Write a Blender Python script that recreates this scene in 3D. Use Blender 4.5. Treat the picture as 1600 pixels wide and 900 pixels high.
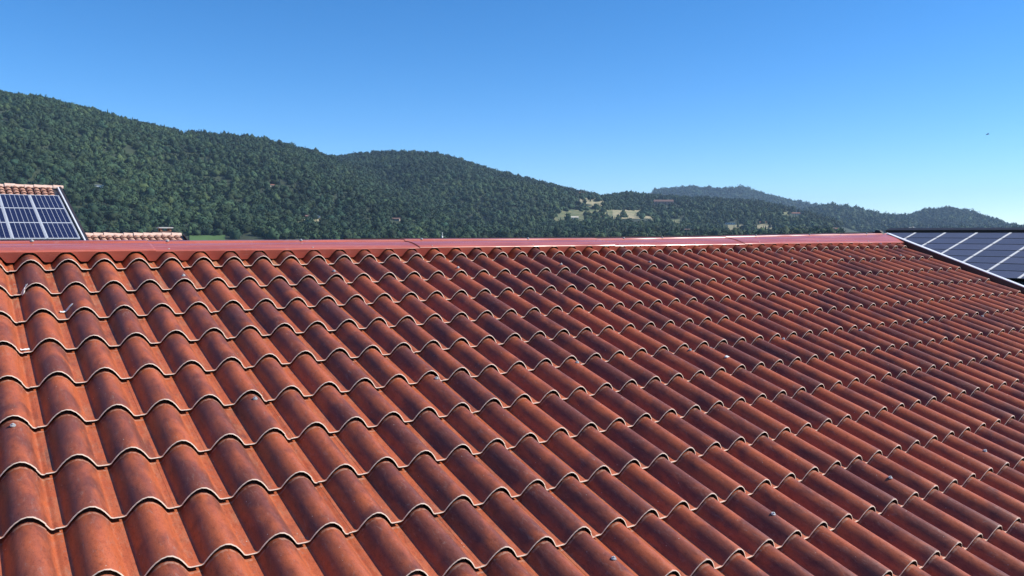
import bpy, math, random
import numpy as np
from mathutils import Matrix, Vector
random.seed(7); rng = np.random.default_rng(7)
R = math.radians
scene = bpy.context.scene
for o in list(bpy.data.objects): bpy.data.objects.remove(o)

# ------------------------------------------------------------------ camera
F = 1282.5 / 1600.0
CAM = np.array([-0.381, -5.692, 0.159])
RT = np.array([0.82689, -0.56236, 0.0]); DN = np.array([-0.03786, -0.05567, -0.99773]); FW = np.array([0.56109, 0.82501, -0.06733])
cd = bpy.data.cameras.new('camera'); cam = bpy.data.objects.new('camera', cd); scene.collection.objects.link(cam)
cd.sensor_width = 36; cd.lens = 36 * F; cd.clip_start = 0.05; cd.clip_end = 40000
m = Matrix.Identity(4)
for i in range(3):
    m[i][0] = RT[i]; m[i][1] = -DN[i]; m[i][2] = -FW[i]; m[i][3] = CAM[i]
cam.matrix_world = m
scene.camera = cam
# ------------------------------------------------------------------ light
SUN_EL = 39.5
SUN_HEAD = 34.22 + 87.0            # heading from +Y towards +X
se, sh = R(SUN_EL), R(SUN_HEAD)
sdir = Vector((math.sin(sh) * math.cos(se), math.cos(sh) * math.cos(se), math.sin(se)))
w = bpy.data.worlds.new('World'); scene.world = w; w.use_nodes = True
nt = w.node_tree; bg = nt.nodes['Background']
sky = nt.nodes.new('ShaderNodeTexSky'); sky.sky_type = 'NISHITA'; sky.sun_disc = False
sky.sun_elevation = se; sky.sun_rotation = sh
sky.altitude = 1200; sky.air_density = 0.8; sky.dust_density = 0.0; sky.ozone_density = 5.0
hs = nt.nodes.new('ShaderNodeHueSaturation'); hs.inputs['Saturation'].default_value = 1.24
nt.links.new(sky.outputs[0], hs.inputs['Color']); nt.links.new(hs.outputs[0], bg.inputs[0]); bg.inputs[1].default_value = 0.121
sl = bpy.data.lights.new('sun', 'SUN'); sl.energy = 4.2; sl.angle = R(0.53); sl.color = (1.0, 0.95, 0.87)
so = bpy.data.objects.new('sun', sl); scene.collection.objects.link(so)
so.rotation_euler = sdir.to_track_quat('Z', 'Y').to_euler()
scene.view_settings.view_transform = 'Standard'; scene.view_settings.look = 'None'
scene.view_settings.exposure = 0.62; scene.view_settings.gamma = 1.0
scene.view_settings.use_curve_mapping = False

# ------------------------------------------------------------------ helpers
C = scene.collection
def newmesh(name, V, Fc, smooth=False, mats=(), midx=None):
    me = bpy.data.meshes.new(name); me.from_pydata([tuple(v) for v in V], [], [tuple(f) for f in Fc])
    for mt in mats: me.materials.append(mt)
    if midx is not None: me.polygons.foreach_set('material_index', midx)
    if smooth: me.polygons.foreach_set('use_smooth', [True] * len(me.polygons))
    me.update(); return me
def link(name, me, parent=None, loc=None, rot=None, mat=None):
    o = bpy.data.objects.new(name, me); C.objects.link(o)
    if parent is not None: o.parent = parent
    if loc is not None: o.location = loc
    if rot is not None: o.rotation_euler = rot
    return o
def tag(o, label, cat=None, group=None, kind=None):
    if label: o['label'] = label
    if cat: o['category'] = cat
    if group: o['group'] = group
    if kind: o['kind'] = kind
    return o
def empty(name, loc=(0, 0, 0), rot=(0, 0, 0)):
    return link(name, None, None, loc, rot)
class MB:
    def __init__(s): s.V = []; s.F = []; s.M = []
    def box(s, x0, x1, y0, y1, z0, z1, mi=0):
        b = len(s.V); s.V += [(x, y, z) for z in (z0, z1) for y in (y0, y1) for x in (x0, x1)]
        s.F += [tuple(b + i for i in f) for f in ((0, 2, 3, 1), (4, 5, 7, 6), (0, 1, 5, 4), (2, 6, 7, 3), (0, 4, 6, 2), (1, 3, 7, 5))]
        s.M += [mi] * 6
    def poly(s, pts, mi=0):
        b = len(s.V); s.V += [tuple(p) for p in pts]; s.F.append(tuple(range(b, b + len(pts)))); s.M.append(mi)
    def lathe(s, prof, n=12, cx=0, cy=0, mi=0):
        b = len(s.V)
        for r, z in prof:
            for i in range(n):
                a = 2 * math.pi * i / n; s.V.append((cx + r * math.cos(a), cy + r * math.sin(a), z))
        for k in range(len(prof) - 1):
            for i in range(n):
                j = (i + 1) % n; s.F.append((b + k * n + i, b + k * n + j, b + k * n + n + j, b + k * n + n + i)); s.M.append(mi)
        s.F.append(tuple(b + (len(prof) - 1) * n + i for i in range(n))); s.M.append(mi)
        s.F.append(tuple(b + i for i in reversed(range(n)))); s.M.append(mi)
    def mesh(s, name, mats, smooth=False): return newmesh(name, s.V, s.F, smooth, mats, s.M)
    def build(s, name, mats, parent=None, loc=None, rot=None, smooth=False):
        return link(name, s.mesh(name, mats if isinstance(mats, (list, tuple)) else [mats], smooth), parent, loc, rot)

# ---- shader helper
class SH:
    def __init__(s, name):
        s.m = bpy.data.materials.new(name); s.m.use_nodes = True; s.t = s.m.node_tree
        s.p = s.t.nodes['Principled BSDF']
    def n(s, typ, **k):
        nd = s.t.nodes.new(typ)
        for a, b in k.items(): setattr(nd, a, b)
        return nd
    def set(s, sock, v):
        if isinstance(v, bpy.types.NodeSocket): s.t.links.new(v, sock)
        else: sock.default_value = v
    def math(s, op, a, b=0.0, c=0.0, clamp=False):
        nd = s.n('ShaderNodeMath', operation=op, use_clamp=clamp)
        for i, v in enumerate((a, b, c)): s.set(nd.inputs[i], v)
        return nd.outputs[0]
    def sstep(s, v, a, b):
        nd = s.n('ShaderNodeMapRange', interpolation_type='SMOOTHSTEP')
        s.set(nd.inputs[0], v); nd.inputs[1].default_value = a; nd.inputs[2].default_value = b
        return nd.outputs[0]
    def mix(s, f, a, b, typ='MIX'):
        nd = s.n('ShaderNodeMix', data_type='RGBA', blend_type=typ)
        s.set(nd.inputs[0], f)
        for i, v in ((6, a), (7, b)):
            if isinstance(v, tuple) and len(v) == 3: v = v + (1,)
            s.set(nd.inputs[i], v)
        return nd.outputs[2]
    def noise(s, vec, scale, detail=3, rough=0.55, dist=0.0):
        nd = s.n('ShaderNodeTexNoise'); s.set(nd.inputs['Vector'], vec)
        nd.inputs['Scale'].default_value = scale; nd.inputs['Detail'].default_value = detail
        nd.inputs['Roughness'].default_value = rough; nd.inputs['Distortion'].default_value = dist
        return nd.outputs[0]
    def coord(s, obj=None):
        nd = s.n('ShaderNodeTexCoord')
        if obj: nd.object = obj
        return nd.outputs['Object']
    def sep(s, v):
        nd = s.n('ShaderNodeSeparateXYZ'); s.set(nd.inputs[0], v); return nd.outputs
    def comb(s, x, y, z):
        nd = s.n('ShaderNodeCombineXYZ')
        for i, v in enumerate((x, y, z)): s.set(nd.inputs[i], v)
        return nd.outputs[0]
    def mapv(s, v, scale):
        nd = s.n('ShaderNodeVectorMath', operation='MULTIPLY'); s.set(nd.inputs[0], v); nd.inputs[1].default_value = scale
        return nd.outputs[0]
    def white(s, v):
        nd = s.n('ShaderNodeTexWhiteNoise', noise_dimensions='3D'); s.set(nd.inputs[0], v); return nd.outputs
    def col(s, c): s.set(s.p.inputs['Base Color'], c + (1,) if isinstance(c, tuple) and len(c) == 3 else c)
    def inp(s, k, v): s.set(s.p.inputs[k], v)
    def bump(s, h, strength, dist=0.002):
        nd = s.n('ShaderNodeBump'); nd.inputs['Strength'].default_value = strength; nd.inputs['Distance'].default_value = dist
        s.set(nd.inputs['Height'], h); s.t.links.new(nd.outputs[0], s.p.inputs['Normal'])
def simple(name, c, rough=0.6, metal=0.0, var=0.25, scale=3.0, c2=None, spec=0.5):
    h = SH(name); v = h.coord(); f = h.noise(v, scale, 4)
    c2 = c2 or tuple(x * (1 - var) for x in c)
    h.col(h.mix(h.sstep(f, 0.35, 0.65), c, c2)); h.inp('Roughness', rough); h.inp('Metallic', metal)
    h.inp('Specular IOR Level', spec)
    return h.m

# ------------------------------------------------------------------ world/pixel geometry (metres)
def ray(px, py):
    d = RT * ((px - 800) / 1282.5) + DN * ((py - 450) / 1282.5) + FW
    return d / math.hypot(d[0], d[1])
def azel(px, py):
    d = ray(px, py); return math.degrees(math.atan2(d[0], d[1])), d[2]
def to_px(P):
    P = np.asarray(P, float).reshape(-1, 3) - CAM
    z = P @ FW
    return 800 + 1282.5 * (P @ RT) / z, 450 + 1282.5 * (P @ DN) / z, z

# ------------------------------------------------------------------ terrain
GZ = -8.0
_tab = np.random.default_rng(3).random((256, 256))
def vnoise(x, y):
    xi = np.floor(x).astype(int); yi = np.floor(y).astype(int); fx = x - xi; fy = y - yi
    fx = fx * fx * (3 - 2 * fx); fy = fy * fy * (3 - 2 * fy)
    a = _tab[xi & 255, yi & 255]; b = _tab[(xi + 1) & 255, yi & 255]; c = _tab[xi & 255, (yi + 1) & 255]; d = _tab[(xi + 1) & 255, (yi + 1) & 255]
    return (a * (1 - fx) + b * fx) * (1 - fy) + (c * (1 - fx) + d * fx) * fy
def fbm(x, y, o=4):
    s = 0; a = 0.5
    for k in range(o): s = s + a * (vnoise(x * 2 ** k + 17 * k, y * 2 ** k + 5 * k) - 0.5); a *= 0.5
    return s
HILLS = [  # ridge line as (bearing point, distance m), depth of the front slope, tree height allowance
    ([(-160, 118), (-60, 132), (0, 142), (60, 150), (100, 160), (150, 172), (200, 187), (270, 201), (330, 208), (400, 214), (450, 224), (500, 238), (560, 262), (650, 300), (750, 335), (850, 362)], 1500, 1650, 820, 7),
    ([(380, 262), (450, 252), (525, 243), (560, 239), (600, 236), (650, 236), (690, 241), (720, 249), (760, 262), (800, 272), (850, 285), (900, 297), (930, 303), (1000, 320), (1100, 350), (1140, 362)], 2150, 1950, 1000, 8),
    ([(880, 330), (920, 308), (950, 303), (985, 299), (1010, 303), (1060, 306), (1130, 310), (1180, 313), (1215, 319), (1250, 327), (1300, 343), (1340, 356), (1380, 363)], 2200, 2100, 900, 9),
    ([(960, 320), (1005, 303), (1020, 297), (1060, 295), (1080, 293), (1130, 297), (1160, 293), (1190, 303), (1230, 314), (1270, 321), (1320, 332), (1400, 352), (1440, 362)], 4700, 4700, 1300, 9),
    ([(1180, 350), (1240, 331), (1280, 325), (1300, 323), (1320, 325), (1350, 331), (1390, 341), (1420, 346), (1470, 358), (1500, 363)], 3300, 3300, 900, 9),
    ([(1340, 352), (1390, 342), (1420, 338), (1450, 330), (1480, 327), (1500, 329), (1520, 334), (1550, 345), (1575, 354), (1610, 360), (1650, 363)], 3800, 3800, 900, 9),
]
HL = []
for pts, d0, d1, wd, th in HILLS:
    az = []; H = []; D = []
    for k, (px, py) in enumerate(pts):
        a, t = azel(px, py); dd = d0 + (d1 - d0) * k / (len(pts) - 1)
        az.append(a); D.append(dd); H.append(CAM[2] + t * dd - th)
    HL.append((np.array(az), np.array(H), np.array(D), wd))
def terrain(az, r):
    """height at bearing az (deg) and range r (m) from the roof"""
    az, r = np.broadcast_arrays(np.asarray(az, float), np.asarray(r, float))
    x = r * np.sin(np.radians(az)); y = r * np.cos(np.radians(az))
    z = np.full(az.shape, GZ - 3.0)
    for ha, hh, hd, wd in HL:
        H = np.interp(az, ha, hh); D = np.interp(az, ha, hd)
        edge = np.clip((az - ha[0]) / 1.0, 0, 1) * np.clip((ha[-1] - az) / 1.0, 0, 1)
        t = (r - (D - wd)) / wd
        tf = np.clip(t, 0, 1)
        prof = 0.6 * tf + 0.4 * tf * tf * (3 - 2 * tf)
        back = np.clip(1 - ((r - D) / (wd * 0.8)) ** 2, 0, 1)
        p = np.where(t <= 1, prof, back)
        n = fbm(x / 260 + 40, y / 260 + 9, 4) * 4 * tf * (1 - tf) * np.clip((H - GZ) * 0.36, 0, 60)
        z = np.maximum(z, GZ - 3 + (H - GZ + 3) * p * edge + n * edge * (t > 0) * (t < 1))
    return z
def hit(px, py, r0=400.0, r1=6500.0):
    a, t = azel(px, py); rr = np.arange(r0, r1, 4.0)
    zz = np.maximum(terrain(a, rr), GZ); above = zz >= CAM[2] + t * rr
    k = int(np.argmax(above)) if above.any() else len(rr) - 1
    return pol(a, rr[k], zz[k])
def pol(a, r, z): return np.array([CAM[0] + r * math.sin(R(a)), CAM[1] + r * math.cos(R(a)), z])
def th(P):
    dx, dy = P[0] - CAM[0], P[1] - CAM[1]
    return float(np.maximum(terrain(math.degrees(math.atan2(dx, dy)), math.hypot(dx, dy)), GZ))

M_hill = simple('hill_soil', (0.035, 0.052, 0.022), 0.95, 0, 0.4, 0.02)
gnd = MB(); gnd.poly([(-2950, -1450, GZ), (6950, -1450, GZ), (6950, 6450, GZ), (-2950, 6450, GZ)])
tag(gnd.build('ground', simple('valley_ground', (0.07, 0.10, 0.035), 0.95, 0, 0.4, 0.01)), 'green valley floor spreading below the hills', None, None, 'structure')
AZ = np.arange(-8, 76, 0.22); RR = np.concatenate([np.arange(560, 2600, 16), np.arange(2600, 6200, 45)])
A2, R2 = np.meshgrid(AZ, RR, indexing='ij'); Z2 = terrain(A2, R2)
V = np.stack([CAM[0] + R2 * np.sin(np.radians(A2)), CAM[1] + R2 * np.cos(np.radians(A2)), Z2], -1).reshape(-1, 3)
na, nr = A2.shape; ii, jj = np.meshgrid(np.arange(na - 1), np.arange(nr - 1), indexing='ij'); q = (ii * nr + jj).ravel()
FQ = np.stack([q, q + 1, q + nr + 1, q + nr], 1)
def fastmesh(name, V, Fc, mat, cols=None, smooth=False):
    V = np.ascontiguousarray(V, np.float32); Fc = np.ascontiguousarray(Fc, np.int32); k = Fc.shape[1]
    me = bpy.data.meshes.new(name); me.vertices.add(len(V)); me.vertices.foreach_set('co', V.ravel())
    me.loops.add(Fc.size); me.loops.foreach_set('vertex_index', Fc.ravel())
    me.polygons.add(len(Fc)); me.polygons.foreach_set('loop_start', np.arange(0, Fc.size, k, dtype=np.int32))
    me.update(calc_edges=True); me.validate()
    if smooth: me.polygons.foreach_set('use_smooth', np.ones(len(Fc), bool))
    if cols is not None:
        at = me.color_attributes.new('tint', 'FLOAT_COLOR', 'POINT'); at.data.foreach_set('color', np.ascontiguousarray(cols, np.float32).ravel())
    me.materials.append(mat); return me
tag(link('hills', fastmesh('hills', V, FQ[:, ::-1], M_hill, None, True)), 'wooded hills rising beyond the roofs', None, None, 'structure')

# ------------------------------------------------------------------ clearings: pixels only used to find where they lie
CLEAR = []   # (px0,px1,py0,py1) of felled / farmed ground
def clearing(*b): CLEAR.append(b)
for b in [(866, 962, 329, 342), (955, 1001, 329, 339), (903, 945, 310, 319), (1022, 1060, 312, 321), (462, 504, 343, 350), (478, 500, 336, 343),
          (1136, 1163, 351, 364), (1182, 1207, 347, 362), (1216, 1236, 332, 336), (1006, 1020, 338, 341), (1015, 1065, 342, 347), (985, 1010, 341, 346), (140, 168, 289, 293), (418, 433, 289, 293), (610, 626, 341, 347), (892, 912, 336, 344),
          (1060, 1086, 359, 363), (278, 290, 200, 206), (1236, 1254, 331, 336), (1300, 1312, 356, 361), (1405, 1470, 357, 363), (1148, 1156, 347, 352), (966, 985, 361, 366),(1130,1150,349,352),(296,352,369,380)]:
    clearing(*b)

# ------------------------------------------------------------------ forest
def foliage_mat(name, c, c2, sc):
    h = SH(name); a = h.n('ShaderNodeAttribute', attribute_name='tint')
    f = h.noise(h.coord(), sc, 3)
    base = h.mix(h.sstep(f, 0.3, 0.7), c, c2)
    h.col(h.mix(1.0, base, a.outputs['Color'], 'MULTIPLY')); h.inp('Roughness', 0.8); h.inp('Specular IOR Level', 0.2)
    return h.m
M_leaf = foliage_mat('tree_foliage', (0.038, 0.070, 0.030), (0.018, 0.040, 0.022), 0.35)
import bmesh
def ico(sub):
    bm = bmesh.new(); bmesh.ops.create_icosphere(bm, subdivisions=sub, radius=1.0)
    V = np.array([v.co[:] for v in bm.verts]); Fc = np.array([[v.index for v in f.verts] for f in bm.faces]); bm.free(); return V, Fc
IV, IF = ico(2); JV, JF = ico(1)
def proto(kind, seed):
    g = np.random.default_rng(seed)
    base, Fc = (IV, IF)
    if kind == 'far': base, Fc = JV, JF
    if kind == 'cone':
        n, lv = 7, 5; V = []; Fl = []
        for k in range(lv):
            z0 = 0.15 + 1.75 * k / lv; r = 0.55 * (1 - k / lv) + 0.06; b = len(V)
            for i in range(n):
                a = 2 * math.pi * (i + g.random() * .5) / n; rr = r * (0.75 + 0.5 * g.random()); V.append((rr * math.cos(a), rr * math.sin(a), z0 - 0.1 * g.random()))
            V.append((0, 0, z0 + 0.62))
            Fl += [(b + i, b + (i + 1) % n, b + n) for i in range(n)]
        return np.array(V), np.array(Fl)
    d = np.ones(len(base))
    for _ in range(11):
        c = g.normal(size=3); c /= np.linalg.norm(c); d += (0.16 + .26 * g.random()) * np.clip((base @ c - 0.72) / 0.28, 0, 1) - 0.03
    d *= 0.74 + 0.5 * g.random(len(base))
    V = base * d[:, None] * [1, 1, 0.86]; V[:, 2] += 0.75
    # loose leaf clumps standing out of the crown
    k = 34; P = g.normal(size=(k, 3)); P /= np.linalg.norm(P, axis=1)[:, None]; P[:, 2] = np.abs(P[:, 2]); b = len(V)
    T = (P * [1.08, 1.08, .95] + [0, 0, .75])[:, None, :] + g.normal(size=(k, 3, 3)) * 0.2
    V = np.concatenate([V, T.reshape(-1, 3)]); Fc = np.concatenate([Fc, b + np.arange(3 * k).reshape(-1, 3)])
    return V, Fc
PR = {'near': [proto('near', s) for s in range(8)], 'far': [proto('far', s + 20) for s in range(6)], 'cone': [proto('cone', s + 40) for s in range(4)]}
def forest(name, label, pts, sizes, kinds, tints):
    Vs = []; Fs = []; Cs = []; off = 0
    keys = np.array([k for k in kinds])
    pid = rng.integers(0, 100, len(pts))
    for kd, plist in PR.items():
        for j, (pv, pf) in enumerate(plist):
            sel = np.where((keys == kd) & (pid % len(plist) == j))[0]
            if not len(sel): continue
            a = rng.random(len(sel)) * 6.283; ca, sa = np.cos(a)[:, None], np.sin(a)[:, None]
            sx = sizes[sel][:, None] * (0.85 + .3 * rng.random((len(sel), 1))); sz = sizes[sel][:, None] * (0.8 + .5 * rng.random((len(sel), 1)))
            X = (pv[None, :, 0] * ca - pv[None, :, 1] * sa) * sx; Y = (pv[None, :, 0] * sa + pv[None, :, 1] * ca) * sx; Z = pv[None, :, 2] * sz
            W = np.stack([X, Y, Z], -1) + pts[sel][:, None, :]
            nv = len(pv)
            Vs.append(W.reshape(-1, 3)); Fs.append((pf[None] + (off + np.arange(len(sel)) * nv)[:, None, None]).reshape(-1, 3)); off += nv * len(sel)
            Cs.append(np.repeat(tints[sel], nv, 0))
    me = fastmesh(name, np.concatenate(Vs), np.concatenate(Fs), M_leaf, np.concatenate(Cs))
    return tag(link(name, me), label, 'forest', None, 'stuff')
def scatter(a0, a1, r0, r1, spacing, hill=None):
    n = int(R(a1 - a0) * (r1 * r1 - r0 * r0) / 2 / (spacing * spacing))
    az = a0 + (a1 - a0) * rng.random(n); r = np.sqrt(r0 * r0 + (r1 * r1 - r0 * r0) * rng.random(n))
    z = np.maximum(terrain(az, r), GZ)
    P = np.stack([CAM[0] + r * np.sin(np.radians(az)), CAM[1] + r * np.cos(np.radians(az)), z], 1)
    px, py, d = to_px(P)
    ok = np.ones(n, bool)
    jit = fbm(px / 7 + 5, py / 3 + 2, 2) * 9
    for x0, x1, y0, y1 in CLEAR: ok &= ~((px > x0 - 1 + jit) & (px < x1 + 1 + jit) & (py > y0) & (py < y1 + 7.5 + jit) & (rng.random(n) > 0.12))
    # keep what stands on slopes turned to the valley
    zf = np.maximum(terrain(az, r + 30), GZ); el = (z - CAM[2] + 12) / r
    zmax = np.full(n, -1.0)
    for k in np.linspace(0.25, 0.97, 14): zmax = np.maximum(zmax, (np.maximum(terrain(az, r * k), GZ) - CAM[2]) / (r * k))
    ok &= el > zmax - 0.002
    return P[ok], az[ok], r[ok]
def tints(P, kinds):
    n = len(P); big = fbm(P[:, 0] / 190 + 3, P[:, 1] / 190 + 8, 3) * 1.6
    v = 0.84 + big * 0.8 + rng.normal(0, 0.26, n); v = np.clip(v, 0.45, 1.9)
    warm = np.clip(rng.normal(0, 0.14, n) + big * 0.45, -0.3, 0.5)
    t = np.stack([v * (1 + warm * 1.1), v * (1 + warm * 0.35), v * (1 - warm * 0.3), np.ones(n)], 1)
    con = np.array([k == 'cone' for k in kinds]); t[con] *= [0.6, 0.68, 0.8, 1]
    return t
def plant(name, label, a0, a1, r0, r1, sp, size, conf, kind='near'):
    P, az, r = scatter(a0, a1, r0, r1, sp)
    n = len(P); g = fbm(P[:, 0] / 300 + 70, P[:, 1] / 300 + 30, 3)
    kinds = np.where(rng.random(n) < np.clip(conf + g * 0.7, 0, 1), 'cone', kind)
    sz = size * (0.65 + 0.7 * rng.random(n)); sz[kinds == 'cone'] *= 1.0
    P[:, 2] -= sz * 0.15
    return forest(name, label, P, sz, kinds, tints(P, kinds))
plant('forest', 'dense green broadleaf forest covering the high left hill', -1.0, 31, 800, 1560, 8.2, 4.3, 0.10)
plant('forest', 'forest on the rounded crest behind the saddle', 14, 31, 1560, 2330, 9.4, 4.9, 0.12)
plant('forest', 'dense forest on the rounded middle hill and its lower slope', 31, 56, 850, 2350, 9.8, 4.9, 0.22)
plant('forest', 'bluish distant woods on the far low hills', 44, 69, 2350, 4800, 21, 10.5, 0.0, 'far')

# ------------------------------------------------------------------ field patches
def patch(name, label, pxs, mat, lift=0.6, nx=14, ny=5):
    x0, x1, y0, y1 = pxs; V = []; Fc = []
    c = [hit(x0, y1), hit(x1, y1), hit(x1, y0), hit(x0, y0)]
    for j in range(ny + 1):
        for i in range(nx + 1):
            u, v = i / nx, j / ny; P = (c[0] * (1 - u) + c[1] * u) * (1 - v) + (c[3] * (1 - u) + c[2] * u) * v
            V.append((P[0], P[1], th(P) + lift + random.random() * .2))
    for j in range(ny):
        for i in range(nx): b = j * (nx + 1) + i; Fc.append((b, b + 1, b + nx + 2, b + nx + 1))
    return tag(link(name, newmesh(name, V, Fc, True, [mat])), label, None, None, 'structure')
M_mead = simple('meadow_grass', (0.20, 0.19, 0.085), 0.95, 0, 0.3, 0.06, (0.075, 0.105, 0.04))
M_dry = simple('dry_grass', (0.36, 0.30, 0.17), 0.95, 0, 0.3, 0.06, (0.2, 0.2, 0.1))
M_green = simple('field_grass', (0.075, 0.15, 0.035), 0.95, 0, 0.3, 0.03)
patch('meadow', 'green terraced meadow between the hillside woods', (866, 962, 329, 347), M_mead)
patch('vineyard', 'pale dry vineyard plot beside the meadow', (957, 1000, 329.5, 343), M_dry, 0.9)
patch('meadow', 'small dry meadow under the hilltop house', (906, 944, 311, 324), M_dry)
patch('terrace', 'tan cut terrace below the hillside house', (462, 504, 343, 353), M_dry)
patch('terrace', 'pale stony terraces low on the wooded slope', (1137, 1162, 352, 366), M_dry)
patch('terrace', 'small pale terrace on the dark spur', (1216, 1235, 332, 337), M_mead)
patch('terrace', 'tiny pale bank beside the vineyard', (1006, 1019, 338, 342), M_dry)
patch('meadow', 'small tan plot beside the low slope houses', (1183, 1206, 350, 366), M_dry)
patch('meadow', 'narrow green strip field under the vineyard', (1016, 1062, 342.5, 350), M_mead)
patch('field', 'bright green flat field at the foot of the hill', (296, 352, 369.5, 377.5), M_green, 0.8)

# ------------------------------------------------------------------ hillside houses
M_cream = simple('cream_plaster', (0.62, 0.56, 0.45), 0.9, 0, 0.12, 0.6)
M_whitep = simple('white_plaster', (0.78, 0.76, 0.72), 0.9, 0, 0.1, 0.6)
M_stone = simple('stone_wall', (0.42, 0.36, 0.28), 0.95, 0, 0.35, 1.2)
M_terra = simple('terracotta', (0.36, 0.15, 0.09), 0.85, 0, 0.35, 1.5)
M_brown = simple('brown_roof', (0.20, 0.11, 0.085), 0.85, 0, 0.3, 1.0)
M_dark = simple('dark_opening', (0.02, 0.02, 0.025), 0.3, 0, 0.2, 1.0)
def house(px, py, wpx, hpx, label, wall, roof, yaw=0.0, depth=9, flat=False, r=None):
    P = hit(px, py) if r is None else pol(azel(px, py)[0], r, CAM[2] + azel(px, py)[1] * r)
    dist = float((P - CAM) @ FW); W = wpx * dist / 1282.5; H = hpx * dist / 1282.5
    z0 = min(th(P), P[2]) - P[2] - 1
    az = math.degrees(math.atan2(P[0] - CAM[0], P[1] - CAM[1]))
    e = empty('hillside_house', P, (0, 0, R(-az + yaw))); hw = H * (0.62 if not flat else 0.9)
    b = MB(); b.box(-W / 2, W / 2, 0, depth, z0, hw); b.build('wall', wall, e)
    rf = MB()
    if flat: rf.box(-W / 2 - .4, W / 2 + .4, -.5, depth + .4, hw, H)
    else:
        o = .5; pr = [(-o, hw), (depth / 2, H), (depth + o, hw), (depth + o, hw - .25), (depth / 2, H - .3), (-o, hw - .25)]
        for s in (0, 1): rf.poly([((-1, 1)[s] * (W / 2 + o), y, z) for y, z in (pr if s else pr[::-1])])
        for k in range(6):
            a, c = pr[k], pr[(k + 1) % 6]
            rf.poly([(-W / 2 - o, a[0], a[1]), (W / 2 + o, a[0], a[1]), (W / 2 + o, c[0], c[1]), (-W / 2 - o, c[0], c[1])][::-1])
    rf.build('roof', roof, e)
    nwin = max(1, min(6, int(W / 4)))
    wm = MB(); ww = min(1.3, W * .12); wh = hw * .36; wm.box(-ww / 2, ww / 2, -.08, .05, 0, wh); me = wm.mesh('window', [M_dark])
    for k in range(nwin): link('window', me, e, ((k + .5) / nwin * W - W / 2, 0, hw * .42))
    tag(e, label, 'house', 'houses on the wooded hills'); return e
house(284, 204, 9, 5, 'pale little house among trees on the left hill skyline', M_cream, M_cream, 10)
house(154, 292.5, 15, 3.4, 'long low white building in the dark left hillside woods', M_whitep, M_whitep, 0, 7, True)
house(425, 292, 9, 4, 'small pale house high in the woods below the saddle', M_cream, M_terra, 20)
house(487, 343.5, 17, 7, 'stone farmhouse above the tan cut terrace', M_stone, M_brown, 12)
house(497, 340, 8, 3, 'small white annex beside the stone farmhouse', M_whitep, M_whitep, 0, 6, True)
house(618, 346, 12, 5, 'small brown roofed house on the lower middle slope', M_stone, M_brown, -12)
house(759, 313, 9, 3, 'tiny white house halfway up the middle hill', M_whitep, M_cream, 0, 6, True)
house(908, 307, 14, 7, 'terracotta roofed house on the skyline shoulder', M_cream, M_terra, 15)
house(898, 343, 12, 5, 'cream house at the left end of the green meadow', M_cream, M_cream, 8)
house(945, 342, 18, 4.5, 'long stone house under the meadow', M_stone, M_brown, 0)
house(1037, 320, 30, 8, 'wide pink villa with brown roof high on the dark slope', simple('pink_plaster', (0.48, 0.28, 0.22), .9), M_brown, 5, 14)
house(1073, 362.5, 26, 5, 'long low house with cream wall just above the ridge', M_cream, M_brown, 0)
house(972, 365, 13, 4, 'pale roofed farm shed low on the slope', M_stone, M_cream, 10)
house(1141, 351, 15, 3, 'long white shed above the green terraces', M_whitep, M_whitep, 0, 6, True)
house(1193, 350, 12, 4, 'cream house beside the small tan plot', M_cream, M_terra, -10)
house(1244, 336, 12, 4, 'pale house near the end of the dark spur', M_cream, M_terra, 10)
house(1306, 360, 10, 4, 'white house at the foot of the far hills', M_whitep, M_terra, 0)
house(1412, 362, 9, 3.4, 'white cottage behind the solar roof ridge', M_whitep, M_whitep, 0)
house(1427, 358.5, 11, 4, 'pale block house under the far round hill', M_whitep, M_cream, 15)
house(1454, 358.5, 9, 3.6, 'cream cottage under the far round hill', M_cream, M_terra, -10)
house(312, 369.5, 5, 3, 'tiny white shed at the edge of the green field', M_whitep, M_whitep, 0, 5, True, 1150)
house(341, 372, 14, 4, 'pale long shed beside the green field', M_whitep, M_cream, -25, 9, False, 1000)

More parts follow.
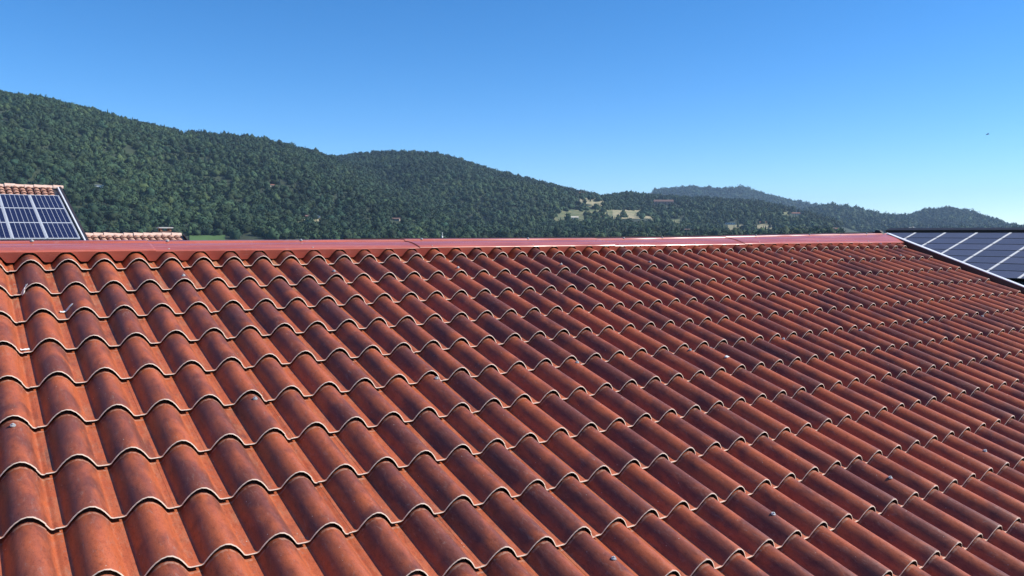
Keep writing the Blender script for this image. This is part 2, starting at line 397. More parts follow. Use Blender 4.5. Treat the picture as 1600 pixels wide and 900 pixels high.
# ------------------------------------------------------------------ THE TILED ROOF
S = R(19.882); PITCH = 0.2; STEP = 0.3573; HW = 0.071; GAP = 0.026; TH = 0.0044
root = empty('tiled_roof', (0, 0, 0), (S, 0, 0))
tag(root, 'big roof of mottled red and orange wave-shaped tiles with a red metal ridge', 'roof')
LASTC = 47; FIRSTC = -14; ROWS = 19
def prof(x):
    """wave height below the crest at x in [-0.5,0.5] pitch"""
    t = abs(x) * PITCH / 0.0760
    z = 1 - t * t
    k = 0.07
    z = (z + math.sqrt(z * z + k * k)) / 2 if z < 0.6 else z      # soft fillet into the flat valley
    return (z - 1) * HW
def mat_tile():
    h = SH('roof_tile_coating'); v = h.coord(root); x, y, z = h.sep(v)
    u = h.math('DIVIDE', x, PITCH); vv = h.math('DIVIDE', y, -STEP)
    cu = h.math('FLOOR', h.math('ADD', u, 0.5)); cv = h.math('CEIL', h.math('SUBTRACT', vv, 0.004))
    fu = h.math('SUBTRACT', u, cu); fv = h.math('SUBTRACT', cv, vv)          # fv 0 at lower edge, 1 at top
    wn = h.white(h.comb(cu, cv, 3.3)); rv = wn[0]
    off = h.n('ShaderNodeVectorMath', operation='MULTIPLY'); h.set(off.inputs[0], wn[1]); off.inputs[1].default_value = (7, 7, 7)
    ad = h.n('ShaderNodeVectorMath', operation='ADD'); h.set(ad.inputs[0], h.mapv(v, (1, 0.55, 1))); h.set(ad.inputs[1], off.outputs[0])
    n1 = h.noise(ad.outputs[0], 7.5, 3.5, 0.55, 0.5)
    nbig = h.noise(v, 0.9, 2)
    valley = h.sstep(h.math('ABSOLUTE', fu), 0.30, 0.44)
    s = h.math('ADD', n1, h.math('MULTIPLY', h.math('SUBTRACT', rv, 0.5), 0.20))
    s = h.math('ADD', s, h.math('MULTIPLY', h.math('SUBTRACT', nbig, 0.5), 0.25))
    s = h.math('SUBTRACT', s, h.math('MULTIPLY', valley, 0.20))
    s = h.math('ADD', s, h.math('MULTIPLY', h.sstep(x, 1.0, 6.0), -0.08))  # paler towards the right: grazing sky sheen put into the colour
    dk = h.sstep(s, 0.30, 0.64)
    n2 = h.noise(ad.outputs[0], 24, 4, 0.65)
    org = h.mix(n2, (0.52, 0.130, 0.046), (0.37, 0.083, 0.036))
    drk = h.mix(n2, (0.145, 0.048, 0.035), (0.23, 0.060, 0.036))
    c = h.mix(dk, org, drk)
    # greyish bloom and scuffs
    n3 = h.noise(h.mapv(v, (1, 0.35, 1)), 55, 5, 0.7, 1.2)
    c = h.mix(h.math('MULTIPLY', h.sstep(n3, 0.52, 0.76), 0.46), c, (0.34, 0.23, 0.19))
    n4 = h.noise(ad.outputs[0], 62, 4, 0.75)
    c = h.mix(h.math('MULTIPLY', h.sstep(n4, 0.48, 0.72), 0.52), c, h.mix(1.0, c, (0.42, 0.36, 0.36), 'MULTIPLY'))
    # tan dust lying in the valleys, thicker by the ridge
    nd = h.noise(h.mapv(v, (1, 0.3, 1)), 30, 4, 0.7)
    du = h.math('MULTIPLY', h.sstep(h.math('ABSOLUTE', fu), 0.36, 0.40), h.sstep(nd, 0.45, 0.70))
    du = h.math('MULTIPLY', du, h.math('ADD', 0.22, h.math('MULTIPLY', h.sstep(vv, 2.5, -0.3), 0.5)))
    c = h.mix(du, c, (0.50, 0.30, 0.17))
    # bright halo along the lap, painted into the colour as a pale line
    nl = h.noise(v, 60, 3)
    lap = h.math('MULTIPLY', h.sstep(fv, 0.955, 0.975), h.sstep(nl, 0.35, 0.6))
    c = h.mix(h.math('MULTIPLY', lap, 0.55), c, (0.52, 0.32, 0.24))
    # light flecks
    vo = h.n('ShaderNodeTexVoronoi', feature='F1'); h.set(vo.inputs['Vector'], v); vo.inputs['Scale'].default_value = 34
    keep = h.math('GREATER_THAN', h.math('FRACT', h.math('MULTIPLY', h.sep(vo.outputs['Color'])[0], 7.7)), 0.80)
    fl = h.math('MULTIPLY', h.math('LESS_THAN', vo.outputs['Distance'], 0.075), keep)
    c = h.mix(h.math('MULTIPLY', fl, 0.75), c, (0.66, 0.55, 0.46))
    ng = h.noise(v, 240, 2, 0.6)
    c = h.mix(h.math('MULTIPLY', h.sstep(ng, 0.42, 0.72), 0.5), c, h.mix(1.0, c, (0.45, 0.42, 0.42), 'MULTIPLY'))
    h.col(c)
    h.inp('Roughness', h.math('ADD', 0.34, h.math('MULTIPLY', n3, 0.25))); h.inp('Specular IOR Level', 0.45)
    h.bump(h.math('ADD', h.math('MULTIPLY', n2, 0.5), h.math('MULTIPLY', n3, 0.5)), 0.25, 0.0015)
    return h.m
M_tile = mat_tile()
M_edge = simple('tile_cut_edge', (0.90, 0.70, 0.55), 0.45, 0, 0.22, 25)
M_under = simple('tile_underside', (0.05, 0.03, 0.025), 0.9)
XS = [-0.5, -0.455, -0.425, -0.40, -0.375, -0.33, -0.27, -0.20, -0.10, 0, 0.10, 0.20, 0.27, 0.33, 0.375, 0.40, 0.425, 0.455, 0.5]
def tile_mesh(seam, LT=None):
    V = []; Fc = []; Mi = []
    xs = [(x, 0.0) for x in XS]
    if seam: xs = [(x, 0.0) for x in XS if x < 0.30] + [(0.300, 0.0), (0.303, -0.004)] + [(x, -0.004 + 0.004 * (x > .45)) for x in XS if x > 0.31]
    n = len(xs); LT = LT or STEP + 0.03
    rows = [(LT, -GAP * LT / STEP, 0), (LT * .5, -GAP * LT * .5 / STEP - 0.0006, 0), (0.004, 0, 0), (0.0, -0.0010, 0), (-0.0020, -TH, 1), (0.03, -TH - .0015, 2)]
    for y, dz, _ in rows:
        for x, d in xs:
            zt = prof(x) + d
            if dz <= -TH and y < .1 and _ > 0:           # sheet thickness measured square to the curve
                g = (prof(min(.5, x + .004)) - prof(max(-.5, x - .004))) / (.008 * PITCH); q = math.hypot(1, g)
                V.append((x * PITCH + g / q * TH, y, zt - TH / q + (dz + TH)))
            else: V.append((x * PITCH, y, zt + dz))
    for k in range(len(rows) - 1):
        for i in range(n - 1):
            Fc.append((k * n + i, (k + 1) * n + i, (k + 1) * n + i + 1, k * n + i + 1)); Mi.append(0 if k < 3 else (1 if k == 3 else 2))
    return V, Fc, Mi
TV, TF, TM = tile_mesh(False); SV, SF, SM = tile_mesh(True)
T0, S0 = tile_mesh(False, 0.125), tile_mesh(True, 0.125)      # top course ends under the ridge cap
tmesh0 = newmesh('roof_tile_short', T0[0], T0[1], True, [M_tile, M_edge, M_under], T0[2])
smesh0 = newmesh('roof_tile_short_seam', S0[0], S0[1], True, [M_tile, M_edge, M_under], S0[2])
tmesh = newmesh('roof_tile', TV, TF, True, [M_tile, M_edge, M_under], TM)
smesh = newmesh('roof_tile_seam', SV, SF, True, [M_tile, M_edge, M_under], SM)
for me in (tmesh, smesh, tmesh0, smesh0):
    me.polygons.foreach_set('use_smooth', [p.material_index == 0 for p in me.polygons])
cS, sS = math.cos(S), math.sin(S)
def rw(x, y, z): return np.array([x, y * cS - z * sS, y * sS + z * cS])
cells = []
for r in range(ROWS):
    for c in range(FIRSTC, LASTC + 1):
        cor = np.array([rw((c + a) * PITCH, -(r - b) * STEP, -.03) for a, b in ((-.5, 0), (.5, 0), (.5, 1), (-.5, 1))])
        px, py, d = to_px(cor)
        if d.min() < 0.3: A = 0
        else:
            X = np.clip(px, 0, 1600); Y = np.clip(py, 372 if r else 395, 900)
            A = 0.5 * abs(np.dot(X, np.roll(Y, 1)) - np.dot(Y, np.roll(X, 1)))
        cells.append((A, r, c))
cells.sort(reverse=True)
near = cells[:300]; rest = cells[300:]
for A, r, c in near:
    link('roof_tile', ((smesh0, tmesh0) if r == 0 else (smesh, tmesh))[(c + 1) % 5 != 0], root, (c * PITCH, -r * STEP, random.uniform(-.0006, .0006)))
bv = []; bf = []; bm_ = []
off = 0
for A, r, c in rest:
    v, f, mi = ((S0, T0) if r == 0 else ((SV, SF, SM), (TV, TF, TM)))[(c + 1) % 5 != 0]
    bv.append(np.array(v) + [c * PITCH, -r * STEP, random.uniform(-.0006, .0006)]); bf.append(np.array(f) + off); bm_ += mi; off += len(v)
me = fastmesh('roof_tile_field', np.concatenate(bv), np.concatenate(bf), M_tile)
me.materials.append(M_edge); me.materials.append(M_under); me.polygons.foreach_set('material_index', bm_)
me.polygons.foreach_set('use_smooth', [k == 0 for k in bm_])
tag(link('roof_tile_field', me, root), None, None, None, 'stuff')
XL = (FIRSTC - .5) * PITCH; XR = (LASTC + .5) * PITCH + 0.002
b = MB(); b.box(XL, XR, -ROWS * STEP, 0.33, -0.16, -0.105); b.build('roof_deck', M_under, root)
# back slope of the roof, same waves, beyond the ridge
bk = MB(); n = 0; xs = np.arange(XL, XR, PITCH / 8)
zz = [prof(((x / PITCH + .5) % 1) - .5) for x in xs]
ry = 0.40
_V = []; _F = []
for yy, zd in ((ry, 0.0), (ry + 5.5, -5.5 * math.tan(2 * S))):
    for x, z_ in zip(xs, zz): _V.append((x, yy, z_ + zd - 0.04))
for i in range(len(xs) - 1): _F.append((i, i + 1, len(xs) + i + 1, len(xs) + i))
link('back_slope', newmesh('back_slope', _V, _F, True, [M_tile]), root)
# gable and eave walls that carry the roof
e1 = rw(0, -ROWS * STEP + .3, -.16); apex = rw(0, .35, -.16)
wb = MB()
yb = apex[1] + (apex[1] - e1[1]) * .78
for xx in (XL + .1, XR - .1):
    wb.poly([(xx, e1[1], GZ), (xx, yb, GZ), (xx, yb, e1[2] + 1.2), (xx, apex[1], apex[2]), (xx, e1[1], e1[2])])
wb.poly([(XL + .1, e1[1], GZ), (XR - .1, e1[1], GZ), (XR - .1, e1[1], e1[2]), (XL + .1, e1[1], e1[2])])
wo = wb.build('wall', M_cream, root); wo.rotation_euler = (-S, 0, 0)

# ---- ridge cap: two metre lengths of folded red sheet
def mat_ridge():
    h = SH('ridge_red_sheet'); v = h.coord(root)
    n = h.noise(h.mapv(v, (0.55, 9, 3)), 2.4, 3, 0.5, 0.3); n2 = h.noise(h.mapv(v, (1, 1, 1)), 22, 4, 0.6)
    c = h.mix(h.sstep(n, 0.35, 0.65), (0.52, 0.130, 0.080), (0.38, 0.090, 0.062))
    c = h.mix(h.math('MULTIPLY', h.sstep(n2, 0.52, 0.75), 0.25), c, (0.48, 0.26, 0.22))
    h.col(c); h.inp('Roughness', h.math('ADD', 0.14, h.math('MULTIPLY', n, 0.26))); h.inp('Specular IOR Level', 0.5)
    nb = h.noise(h.mapv(v, (0.5, 6, 2)), 1.6, 2); h.bump(nb, 0.6, 0.03)
    return h.m
M_ridge = mat_ridge()
M_black = simple('black_rubber', (0.012, 0.012, 0.014), 0.6)
M_steel = simple('zinc_steel', (0.55, 0.54, 0.52), 0.4, 0.35, 0.2, 40)
FY = 0.095                          # flange position upslope of the first lap line
def rise(x): return 0.050 * max(0.0, (x - 4.5) / 5.0) ** 1.3
def cap_piece(x0, x1, name='ridge_cap'):
    n = max(4, int((x1 - x0) / (PITCH / 16))); V = []; Fc = []
    def sec(x):
        k = rise(x)
        # local roof frame (y upslope, z normal): lower hem, fold, bead, apex, back
        f_y, f_z = FY, 0.004
        a = (0.0, 0.356, 0.100 + k)      # world y,z of the apex bead
        def loc(yw, zw): return (yw * cS + zw * sS, -yw * sS + zw * cS)
        zz = prof(((x / PITCH + .5) % 1) - .5) + 0.015 - GAP * FY / STEP
        p = [(f_y - 0.002, min(zz, f_z - .002)), (f_y, f_z), (f_y + .003, f_z + .003)]
        p += [loc(FY + (0.335 - FY) * t, 0.0405 + (0.0865 + k - 0.0405) * t + 0.010 * math.sin(math.pi * t)) for t in (0.12, 0.3, 0.5, 0.7, 0.88)]
        p += [loc(0.335, 0.0865 + k), loc(0.350, 0.090 + k), loc(0.356, 0.0985 + k), loc(0.375, 0.102 + k), loc(0.43, 0.104 + k), loc(0.445, 0.098 + k), loc(0.72, -0.01 + k)]
        return [(x, yy, z_) for yy, z_ in p]
    m_ = len(sec(0))
    for i in range(n + 1): V += sec(x0 + (x1 - x0) * i / n)
    for i in range(n):
        for k in range(m_ - 1): Fc.append((i * m_ + k, (i + 1) * m_ + k, (i + 1) * m_ + k + 1, i * m_ + k + 1))
    me = newmesh(name, V, Fc, False, [M_ridge])
    me.polygons.foreach_set('use_smooth', [2 <= (i % (m_ - 1)) <= 7 for i in range(len(Fc))])
    o = link(name, me, root); md = o.modifiers.new('thick', 'SOLIDIFY'); md.thickness = 0.0016; md.offset = -1
    return o
seams = [XL, 3.35 * PITCH - 2.0, 3.35 * PITCH, 13.35 * PITCH, 23.3 * PITCH, 32.6 * PITCH, 42.6 * PITCH, 9.56]
caps = []
for k in range(len(seams) - 1):
    o = cap_piece(seams[k], seams[k + 1] + (0.05 if k < len(seams) - 2 else 0))
    o.location.z = 0.0045 * (k % 2); caps.append(o)
def screw_mesh():
    b = MB(); b.lathe([(0.0115, 0.0), (0.0115, 0.0015), (0.0105, 0.004)], 12); b.lathe([(0.0105, 0.004), (0.010, 0.0052)], 12)
    b.lathe([(0.0052, 0.0052), (0.0052, 0.0105), (0.004, 0.0115)], 6); return b.mesh('screw', [M_steel, M_black])
scm = screw_mesh()
def loc_w(yw, zw): return (yw * cS + zw * sS, -yw * sS + zw * cS)
for c in range(-11, 48, 5):
    x = c * PITCH + random.uniform(-.01, .01)
    kk = max(i for i in range(len(seams) - 1) if seams[i] <= x); y_, z_ = loc_w(0.125, 0.0405 + rise(x) * .2)
    link('screw', scm, caps[kk], (x, y_, z_ + 0.002), (random.uniform(-.1, .1) - .1, random.uniform(-.15, .15), random.random()))
    x += 0.33 * PITCH + random.uniform(-.3, .3); y_, z_ = loc_w(0.36, 0.0985 + rise(x))
    kk = max(i for i in range(len(seams) - 1) if seams[i] <= x)
    link('screw', scm, caps[kk], (x, y_, z_ + .002), (-.2, 0, 0))
for c in range(-11, 48, 5):
    for rr in (0.86, 5.17, 9.6, 14.2):
        link('screw', scm, root, (c * PITCH + random.uniform(-.008, .008), -rr * STEP + random.uniform(-.01, .01), -GAP * (math.ceil(rr) - rr) + .0005), (random.uniform(-.12, .12), random.uniform(-.12, .12), random.random()))
# dark foam strip standing behind the cap
fb = MB()
for i in range(30):
    x0, x1 = 2.2 + (9.50 - 2.2) * i / 30, 2.2 + (9.50 - 2.2) * (i + 1) / 30
    def q(x):
        k = rise(x); return [loc_w(0.47, 0.06 + k), loc_w(0.47, 0.113 + k + 0.004 * max(0, min(1, (x - 1) / 4))), loc_w(0.50, 0.113 + k), loc_w(0.50, 0.05 + k)]
    a, c_ = q(x0), q(x1)
    for k in range(3): fb.poly([(x0, *a[k]), (x1, *c_[k]), (x1, *c_[k + 1]), (x0, *a[k + 1])])
fb.build('ridge_seal', simple('dark_seal', (0.025, 0.018, 0.016), .8), root)
kx = rise(9.55); b = MB()
p0 = [loc_w(0.30, 0.05 + kx), loc_w(0.50, 0.05 + kx), loc_w(0.45, 0.145 + kx), loc_w(0.40, 0.135 + kx)]
for xx in (9.475, 9.52): b.poly([(xx, *p) for p in p0])
for k in range(4): b.poly([(9.475, *p0[k]), (9.52, *p0[k]), (9.52, *p0[(k + 1) % 4]), (9.475, *p0[(k + 1) % 4])])
b.build('cap_end_clip', M_black, root)
# ---- verge trim along the gable
M_vw = simple('verge_white_sheet', (0.80, 0.80, 0.80), 0.35, 0, 0.06, 2)
M_vd = simple('verge_shade_dark_board', (0.05, 0.035, 0.033), 0.5)  # own colour of the dark boards; painted shade on the upstand
b = MB(); b.box(9.535, 9.547, -ROWS * STEP, 0.32, -0.2, 0.020, 0)
b.build('verge_upstand', M_vd, root)  # inner face of the trim, its shade painted as a dark colour
b = MB(); b.box(9.530, 9.600, -ROWS * STEP, 0.36, 0.0215, 0.030, 0); b.box(9.588, 9.600, -ROWS * STEP, 0.36, -0.2, 0.0205, 0)
b.build('verge_trim', M_vw, root)

# ------------------------------------------------------------------ litter on the tiles
M_paper = simple('weathered_paper', (0.80, 0.78, 0.74), 0.9, 0, 0.15, 60)
def scrap(c, r, fx, size, label, rot, cat='scrap', mat=None, flat=False):
    """small crumpled scrap on tile column c (+fx pitch), r laps down"""
    x = (c + fx) * PITCH; y = -r * STEP; n = 5; V = []; Fc = []
    for j in range(n):
        for i in range(n):
            a, d = (i / (n - 1) - .5) * size * 1.8, (j / (n - 1) - .5) * size * (0.9 - .6 * abs(i / (n - 1) - .45))
            ca, sa = math.cos(rot), math.sin(rot); X = a * ca - d * sa; Y = a * sa + d * ca
            fxx = (((x + X) / PITCH + .5) % 1) - .5; yy = (y + Y); fr = math.ceil(-yy / STEP) + yy / STEP
            V.append((X, Y, prof(fxx) - GAP * fr + .003 + (0 if flat else random.uniform(0, size * .22))))
    for j in range(n - 1):
        for i in range(n - 1): k = j * n + i; Fc.append((k, k + 1, k + n + 1, k + n))
    o = link(cat.replace(' ', '_') if flat else 'paper_scrap', newmesh('scrap', V, Fc, flat, [mat or M_paper]))
    p = rw(x, y, 0); o.location = p; o.rotation_euler = (S, 0, 0)
    md = o.modifiers.new('thick', 'SOLIDIFY'); md.thickness = 0.0012
    tag(o, label, 'paper' if not flat else 'dropping'); return o
scrap(0, 1.72, 0.62, 0.034, 'torn white scrap lying in a tile valley near the ridge', .12)
scrap(-1, 2.95, 0.48, 0.022, 'small white chip in the valley by the overlap seam', .2)
scrap(0, 0.97, -0.28, 0.020, 'pale curled scrap caught on a lap edge below the ridge', .9)
scrap(20, 5.62, 0.02, 0.030, 'round whitish bird dropping on a tile crest', .3, 'bird dropping', M_paper, True)
scrap(20, 5.02, 0.45, 0.028, 'crumpled pale scrap wedged between two tile waves', 1.2)

# ------------------------------------------------------------------ clay tile roofs and solar panels
M_clay = None
def mat_clay():
    h = SH('clay_tile'); v = h.coord(); oi = h.n('ShaderNodeObjectInfo')
    n = h.noise(v, 3.2, 2, 0.5); w_ = h.white(h.mapv(v, (0.0, 0.0, 0.0)))
    c = h.mix(h.sstep(n, 0.35, 0.65), (0.50, 0.24, 0.15), (0.40, 0.14, 0.08)); c = h.mix(h.math('MULTIPLY', oi.outputs['Random'], .5), c, (0.60, 0.38, 0.27))
    n2 = h.noise(v, 11, 3); c = h.mix(h.math('MULTIPLY', h.sstep(n2, .5, .75), .5), c, (0.62, 0.42, 0.3))
    h.col(c); h.inp('Roughness', 0.85); return h.m
M_clay = mat_clay()
M_claytop = simple('pale_ridge_clay', (0.60, 0.36, 0.27), 0.85, 0, 0.3, 2.5, (0.70, 0.52, 0.42))
def clay_field(e, x0, x1, y0, y1, name='clay_tile_field', pw=0.24, pl=0.36):
    """barrel tile field on local plane z=0, y upslope; overlapping half-barrels"""
    V = []; Fc = []; nx = int((x1 - x0) / pw); ny = int(math.ceil((y1 - y0) / pl)); K = 6
    for j in range(ny):
        for i in range(nx):
            jx = random.uniform(-.012, .012); jz = random.uniform(0, .012); b = len(V)
            for (yy, dz, wd) in ((y0 + j * pl - .04 + random.uniform(-.015, .015), .03, 1.0), (min(y0 + (j + 1) * pl, y1), 0.0, .86)):
                for k in range(K + 1):
                    a = math.pi * k / K; V.append((x0 + (i + .5) * pw + jx - math.cos(a) * pw * .44 * wd, yy, math.sin(a) * .085 * wd + dz + jz))
            Fc += [(b + k, b + k + 1, b + K + 2 + k, b + K + 1 + k) for k in range(K)]
            b2 = len(V); V += [(x0 + (i + .5) * pw + jx + s * pw * .4, y0 + j * pl - .035, .01 + jz) for s in (-1, 1)]
            Fc.append((b2, b2 + 1, b + K, b))  # closed front end
    o = link(name, newmesh(name, V, Fc, False, [M_clay]), e); o['kind'] = 'stuff'; return o
def ridge_tiles(e, x0, x1, y, z, L=0.34):
    K = 7; V = []; Fc = []
    for yy, rr in ((0, .105), (L + .03, .085)):
        for k in range(K + 1): a = math.pi * k / K; V.append((yy, -math.cos(a) * rr * 1.1, math.sin(a) * rr))
    Fc = [(k, K + 1 + k, K + 2 + k, k + 1) for k in range(K)]; Fc.append(tuple(range(K + 1)))
    me = newmesh('ridge_tile', V, Fc, False, [M_claytop]); x = x0
    while x < x1 - L * .5:
        link('ridge_tile', me, e, (x, y + random.uniform(-.015, .015), z + random.uniform(-.012, .015)), (random.uniform(-.05, .05), random.uniform(-.03, .03), random.uniform(-.03, .03))); x += L
M_alu = simple('panel_aluminium', (0.78, 0.79, 0.80), 0.35, 0.3, 0.08, 5)
M_back = simple('panel_backsheet', (0.50, 0.52, 0.55), 0.4, 0, 0.05, 5)
def mat_cell(name, c, rough, coat):
    h = SH(name); v = h.coord(); x, y, z = h.sep(v)
    g = h.math('LESS_THAN', h.math('FRACT', h.math('MULTIPLY', y, 1 / 0.159)), 0.035)
    n = h.noise(v, 4, 3); oi = h.n('ShaderNodeObjectInfo')
    c1 = h.mix(n, c, tuple(k * 1.5 for k in c)); c1 = h.mix(h.math('MULTIPLY', oi.outputs['Random'], .35), c1, tuple(k * .5 for k in c))
    h.col(h.mix(g, c1, (0.20, 0.21, 0.25))); h.inp('Roughness', rough); h.inp('Coat Weight', coat); h.inp('Coat Roughness', 0.06); h.inp('Specular IOR Level', 0.3); return h.m
M_cell = mat_cell('blue_silicon', (0.009, 0.010, 0.042), 0.35, 0.0)
PW, PH = 1.02, 1.68
fr = MB(); t_ = 0.02
for (a, b_, c_, d_) in ((0.005, PW - .005, 0.005, .005 + t_), (0.005, PW - .005, PH - .005 - t_, PH - .005), (0.005, .005 + t_, .005 + t_, PH - .005 - t_), (PW - .005 - t_, PW - .005, .005 + t_, PH - .005 - t_)):
    fr.box(a, b_, c_, d_, 0.0, 0.04)
fme = fr.mesh('frame', [M_alu]); bb = MB(); bb.box(.03, PW - .03, .03, PH - .03, 0.012, 0.030); bme = bb.mesh('backsheet', [M_back])
cs = MB(); cw = (PW - .09) / 6; cs.box(0, cw - .016, 0, PH - .1, 0, .0025); cme = cs.mesh('cell_strip', [M_cell])
def plane_empty(name, origin, yaw, slope):
    e = empty(name, origin); e.rotation_euler = (Matrix.Rotation(yaw, 3, 'Z') @ Matrix.Rotation(slope, 3, 'X')).to_euler(); return e
LS, LY = R(19.25), R(1.94)
LO = Vector((3.162, 31.472, 1.5945))
MX = Matrix.Rotation(LY, 3, 'Z') @ Matrix.Rotation(LS, 3, 'X')
lh = plane_empty('neighbour_house', LO - MX @ Vector((0, 0, .10)), LY, LS)
tag(lh, 'neighbouring house with clay tiles above its solar array', 'house')
clay_field(lh, -7.5, .14, .06, 1.36)
b = MB(); b.box(-7.5, .12, -9, 1.42, -.14, -.02); b.build('roof_deck', M_dark, lh)
ridge_tiles(lh, -7.5, .2, 1.45, .03)
b = MB(); b.box(.125, .185, -9, 1.40, -.06, .08); b.build('verge_trim', M_vw, lh)
b = MB(); b.box(.188, .26, -9, 1.5, -.30, .10); b.build('barge_board', M_vd, lh)
b = MB(); b.box(-7.5, .12, -5.24, -5.14, .0, .05); b.build('eave_trim', M_vw, lh)
bw = MB(); p = lambda y, z: (y * math.cos(LS) - z * math.sin(LS), y * math.sin(LS) + z * math.cos(LS))
ya, za = p(1.35, -.16); ye, ze = p(-8.8, -.16); gz = GZ - LO.z
for xx in (-7.4, .02): bw.poly([(xx, ye, gz), (xx, 2 * ya - ye, gz), (xx, 2 * ya - ye, ze), (xx, ya, za), (xx, ye, ze)])
bw.poly([(-7.4, ye, gz), (.02, ye, gz), (.02, ye, ze), (-7.4, ye, ze)])
wl = bw.build('wall', M_whitep, lh); wl.rotation_euler = (-LS, 0, 0)
bs = MB(); yb_, zb_ = p(1.5, -.02)
bs.poly([(-7.5, yb_, zb_), (.2, yb_, zb_), (.2, 2 * yb_ - ye, ze), (-7.5, 2 * yb_ - ye, ze)])
ob = bs.build('back_slope', M_terra, lh); ob.rotation_euler = (-LS, 0, 0)
for rr in range(3):
    for cc in range(6):
        e = link('solar_panel', bme, lh, (-(cc + 1) * PW, -(rr + 1) * PH, .10))
        link('frame', fme, e)
        for k in range(6): link('cell_strip', cme, e, (.045 + .008 + k * cw, .05, .0302))
# low clay roof beside it
r2 = plane_empty('low_clay_roof', Vector((3.55, 27.9, 0.035)), LY, LS)
tag(r2, 'low clay tiled roof with pale ridge tiles beside the solar house', 'roof')
clay_field(r2, 0, 3.50, -2.2, -.06); ridge_tiles(r2, 0, 3.45, .02, .02)
b = MB(); b.box(0, 3.5, -6, 0.0, -.14, -.02); b.build('roof_deck', M_dark, r2)
b = MB(); b.box(3.50, 3.54, -6, .05, -.14, .05); b.build('verge_board', M_vd, r2)
bw = MB(); ye, ze = p(-5.9, -.16); ya, za = p(-.03, -.16); gz = GZ - .1
for xx in (.1, 3.4): bw.poly([(xx, ye, gz), (xx, 2 * ya - ye, gz), (xx, 2 * ya - ye, ze), (xx, ya, za), (xx, ye, ze)])
bw.poly([(.1, ye, gz), (3.4, ye, gz), (3.4, ye, ze), (.1, ye, ze)])
wl = bw.build('wall', M_whitep, r2); wl.rotation_euler = (-LS, 0, 0)
bs = MB(); bs.poly([(0, .05, .0), (3.5, .05, .0), (3.5, 2 * ya - ye, ze), (0, 2 * ya - ye, ze)]); ob = bs.build('back_slope', M_terra, r2); ob.rotation_euler = (-LS, 0, 0)
# chimney on the far side of it
ch = empty('chimney', (6.62, 29.2, -.6)); tag(ch, 'squat brick chimney with flat pale cap behind the low clay ridge', 'chimney')
b = MB(); b.box(-.2, .2, -.2, .2, -.4, .82); b.box(-.25, .25, -.25, .25, .70, .755); b.build('stack', M_brown, ch)
b = MB()
for sx in (-.17, .17):
    for sy in (-.17, .17): b.box(sx - .035, sx + .035, sy - .035, sy + .035, .82, .93)
b.build('cap_brick', M_terra, ch)
b = MB(); b.box(-.27, .27, -.25, .25, .931, .975); b.build('cap_slab', simple('pale_concrete', (.62, .58, .54), .9), ch)

# ------------------------------------------------------------------ solar wing on the right
WS = R(16.97); WO = Vector((44.98, 20.116, 0.128)); WY = R(-90)
# local: x = along ridge towards the camera side (-Y world), y = upslope (+X world)
WM = Matrix.Rotation(WY, 3, 'Z') @ Matrix.Rotation(WS, 3, 'X')
wg = plane_empty('solar_wing', WO - WM @ Vector((0, 0, .12)), WY, WS)
tag(wg, 'dark low-pitched building wing carrying a wide solar array', 'building')
b = MB(); b.box(-1.95, 24, -7.35, .55, -.2, -.01); b.build('roof_deck', M_black, wg)
b = MB(); b.box(-1.95, 24, .22, .62, -.005, .24); b.build('ridge_cap', simple('dark_brown_ridge', (.035, .025, .022), .5), wg)
b = MB(); b.box(-1.95, 24, .07, .16, -.005, .10); b.build('ridge_trim', simple('tan_trim', (.42, .33, .27), .6), wg)
b = MB(); b.box(-1.95, 24, -7.9, -7.36, -.55, -.12); b.build('gutter', M_black, wg)
bw = MB(); p2 = lambda y, z: (y * math.cos(WS) - z * math.sin(WS), y * math.sin(WS) + z * math.cos(WS))
ya, za = p2(.5, -.21); ye, ze = p2(-7.3, -.21); gz = GZ - .1
for xx in (-1.85, 23.9): bw.poly([(xx, ye, gz), (xx, 2 * ya - ye, gz), (xx, 2 * ya - ye, ze), (xx, ya, za), (xx, ye, ze)])
bw.poly([(-1.85, ye, gz), (23.9, ye, gz), (23.9, ye, ze), (-1.85, ye, ze)])
wl = bw.build('wall', simple('dark_cladding', (.03, .03, .033), .7), wg); wl.rotation_euler = (-WS, 0, 0)
bs = MB(); bs.poly([(-1.95, ya + .1, za + .15), (24, ya + .1, za + .15), (24, 2 * ya - ye, ze), (-1.95, 2 * ya - ye, ze)]); ob = bs.build('back_slope', M_black, wg); ob.rotation_euler = (-WS, 0, 0)
QW, QH = 1.7, 0.989
M_cell2 = mat_cell('silicon_sky_reflection', (0.085, 0.080, 0.105), 0.5, 0.35)  # sky reflection painted into the cells as a paler lavender base
g_ = MB(); g_.box(.06, QW - .06, .035, QH - .035, .01, .034); gme = g_.mesh('glass', [M_cell2])
g_ = MB(); g_.box(.0, QW, .002, .034, 0, .04); g_.box(0, QW, QH - .034, QH - .002, 0, .04); lme = g_.mesh('long_frame', [M_black])
g_ = MB(); g_.box(.002, .058, .0345, QH - .0345, 0, .046); sme_ = g_.mesh('end_frame', [M_whitep])
for rr in range(7):
    for cc in range(-1, 12):
        e = link('solar_panel', gme, wg, (cc * QW, -(rr + 1) * QH, .12))
        link('long_frame', lme, e); link('end_frame', sme_, e); link('end_frame', sme_, e, (QW - .06, 0, 0))

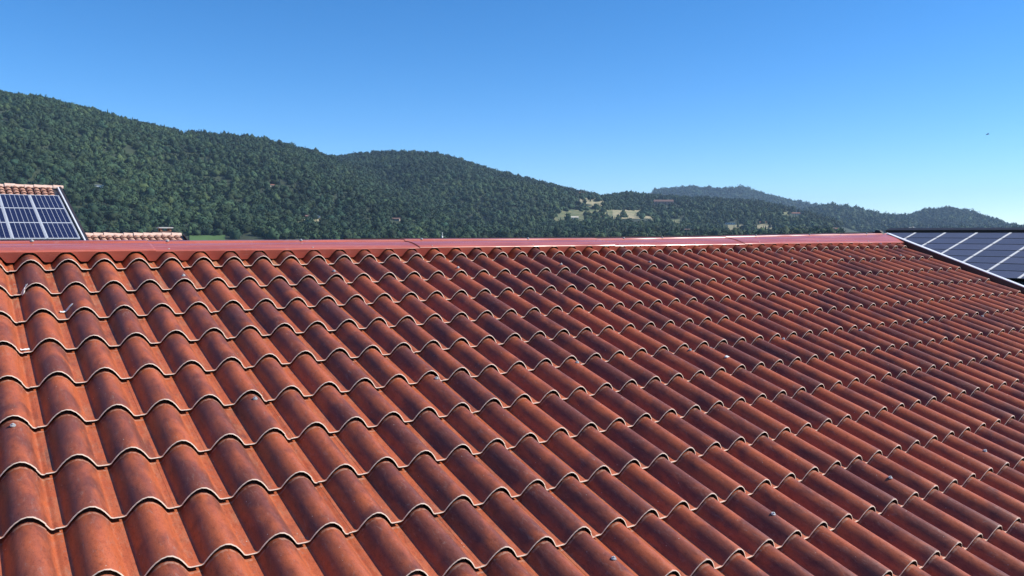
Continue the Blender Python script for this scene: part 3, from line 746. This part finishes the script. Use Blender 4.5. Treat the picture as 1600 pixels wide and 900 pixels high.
# ------------------------------------------------------------------ small things
mp = pol(azel(689, 0)[0], 300, GZ)
mt = empty('white_mast', mp); tag(mt, 'thin white tapered mast tip showing above the red ridge', 'mast')
b = MB(); b.lathe([(.34, 0), (.30, 5.0), (.22, 7.0)], 10); b.build('pole', M_whitep, mt, smooth=True)
b = MB(); b.lathe([(.22, 7.001), (.10, 7.9), (.03, 8.3)], 10); b.build('tip', M_whitep, mt, smooth=True)
bp = pol(azel(1543, 210)[0], 170, CAM[2] + 170 * azel(1543, 210)[1])
bb = MB()
sec_ = [(-.22, .008, .01), (-.14, .035, .03), (-.02, .055, .05), (.10, .045, .045), (.17, .03, .035), (.23, .006, .006)]
nn = 8
for k, (y, rx, rz) in enumerate(sec_):
    for i in range(nn): a = 2 * math.pi * i / nn; bb.V.append((rx * math.cos(a), y, rz * math.sin(a)))
for k in range(len(sec_) - 1):
    for i in range(nn): j = (i + 1) % nn; bb.F.append((k * nn + i, k * nn + j, k * nn + nn + j, k * nn + nn + i)); bb.M.append(0)
for s in (-1, 1):
    pts = [(s * .03, .08, .02), (s * .25, .12, .10), (s * .50, -.02, .06), (s * .24, -.06, .09), (s * .03, -.08, .02)]
    bb.poly(pts if s > 0 else pts[::-1]); bb.poly([(x, y, z - .012) for x, y, z in (pts[::-1] if s > 0 else pts)])
bb.poly([(-.02, -.2, 0), (.02, -.2, 0), (.07, -.34, 0), (-.07, -.34, 0)])
bo = bb.build('bird', simple('dark_feathers', (.02, .02, .022), .7)); bo.location = bp; bo.rotation_euler = (.1, .3, 1.0)
tag(bo, 'tiny dark bird gliding in the clear blue sky', 'bird')

# ------------------------------------------------------------------ haze
HAZE = 0.000075
hb = MB(); hb.box(-3000, 7000, -1500, 6500, GZ - 4.5, 345)
ho = bpy.data.objects.new('haze', hb.mesh('haze', [])); C.objects.link(ho)
hm = bpy.data.materials.new('haze_air'); hm.use_nodes = True; t = hm.node_tree
for nd in list(t.nodes): t.nodes.remove(nd)
om = t.nodes.new('ShaderNodeOutputMaterial'); pv = t.nodes.new('ShaderNodeVolumePrincipled')
pv.inputs['Color'].default_value = (0.52, 0.75, 1.0, 1); pv.inputs['Density'].default_value = HAZE; pv.inputs['Anisotropy'].default_value = 0.1
t.links.new(pv.outputs[0], om.inputs['Volume']); ho.data.materials.append(hm)
ho['kind'] = 'stuff'; ho['label'] = 'thin bluish summer haze over the valley'; ho['category'] = 'haze'
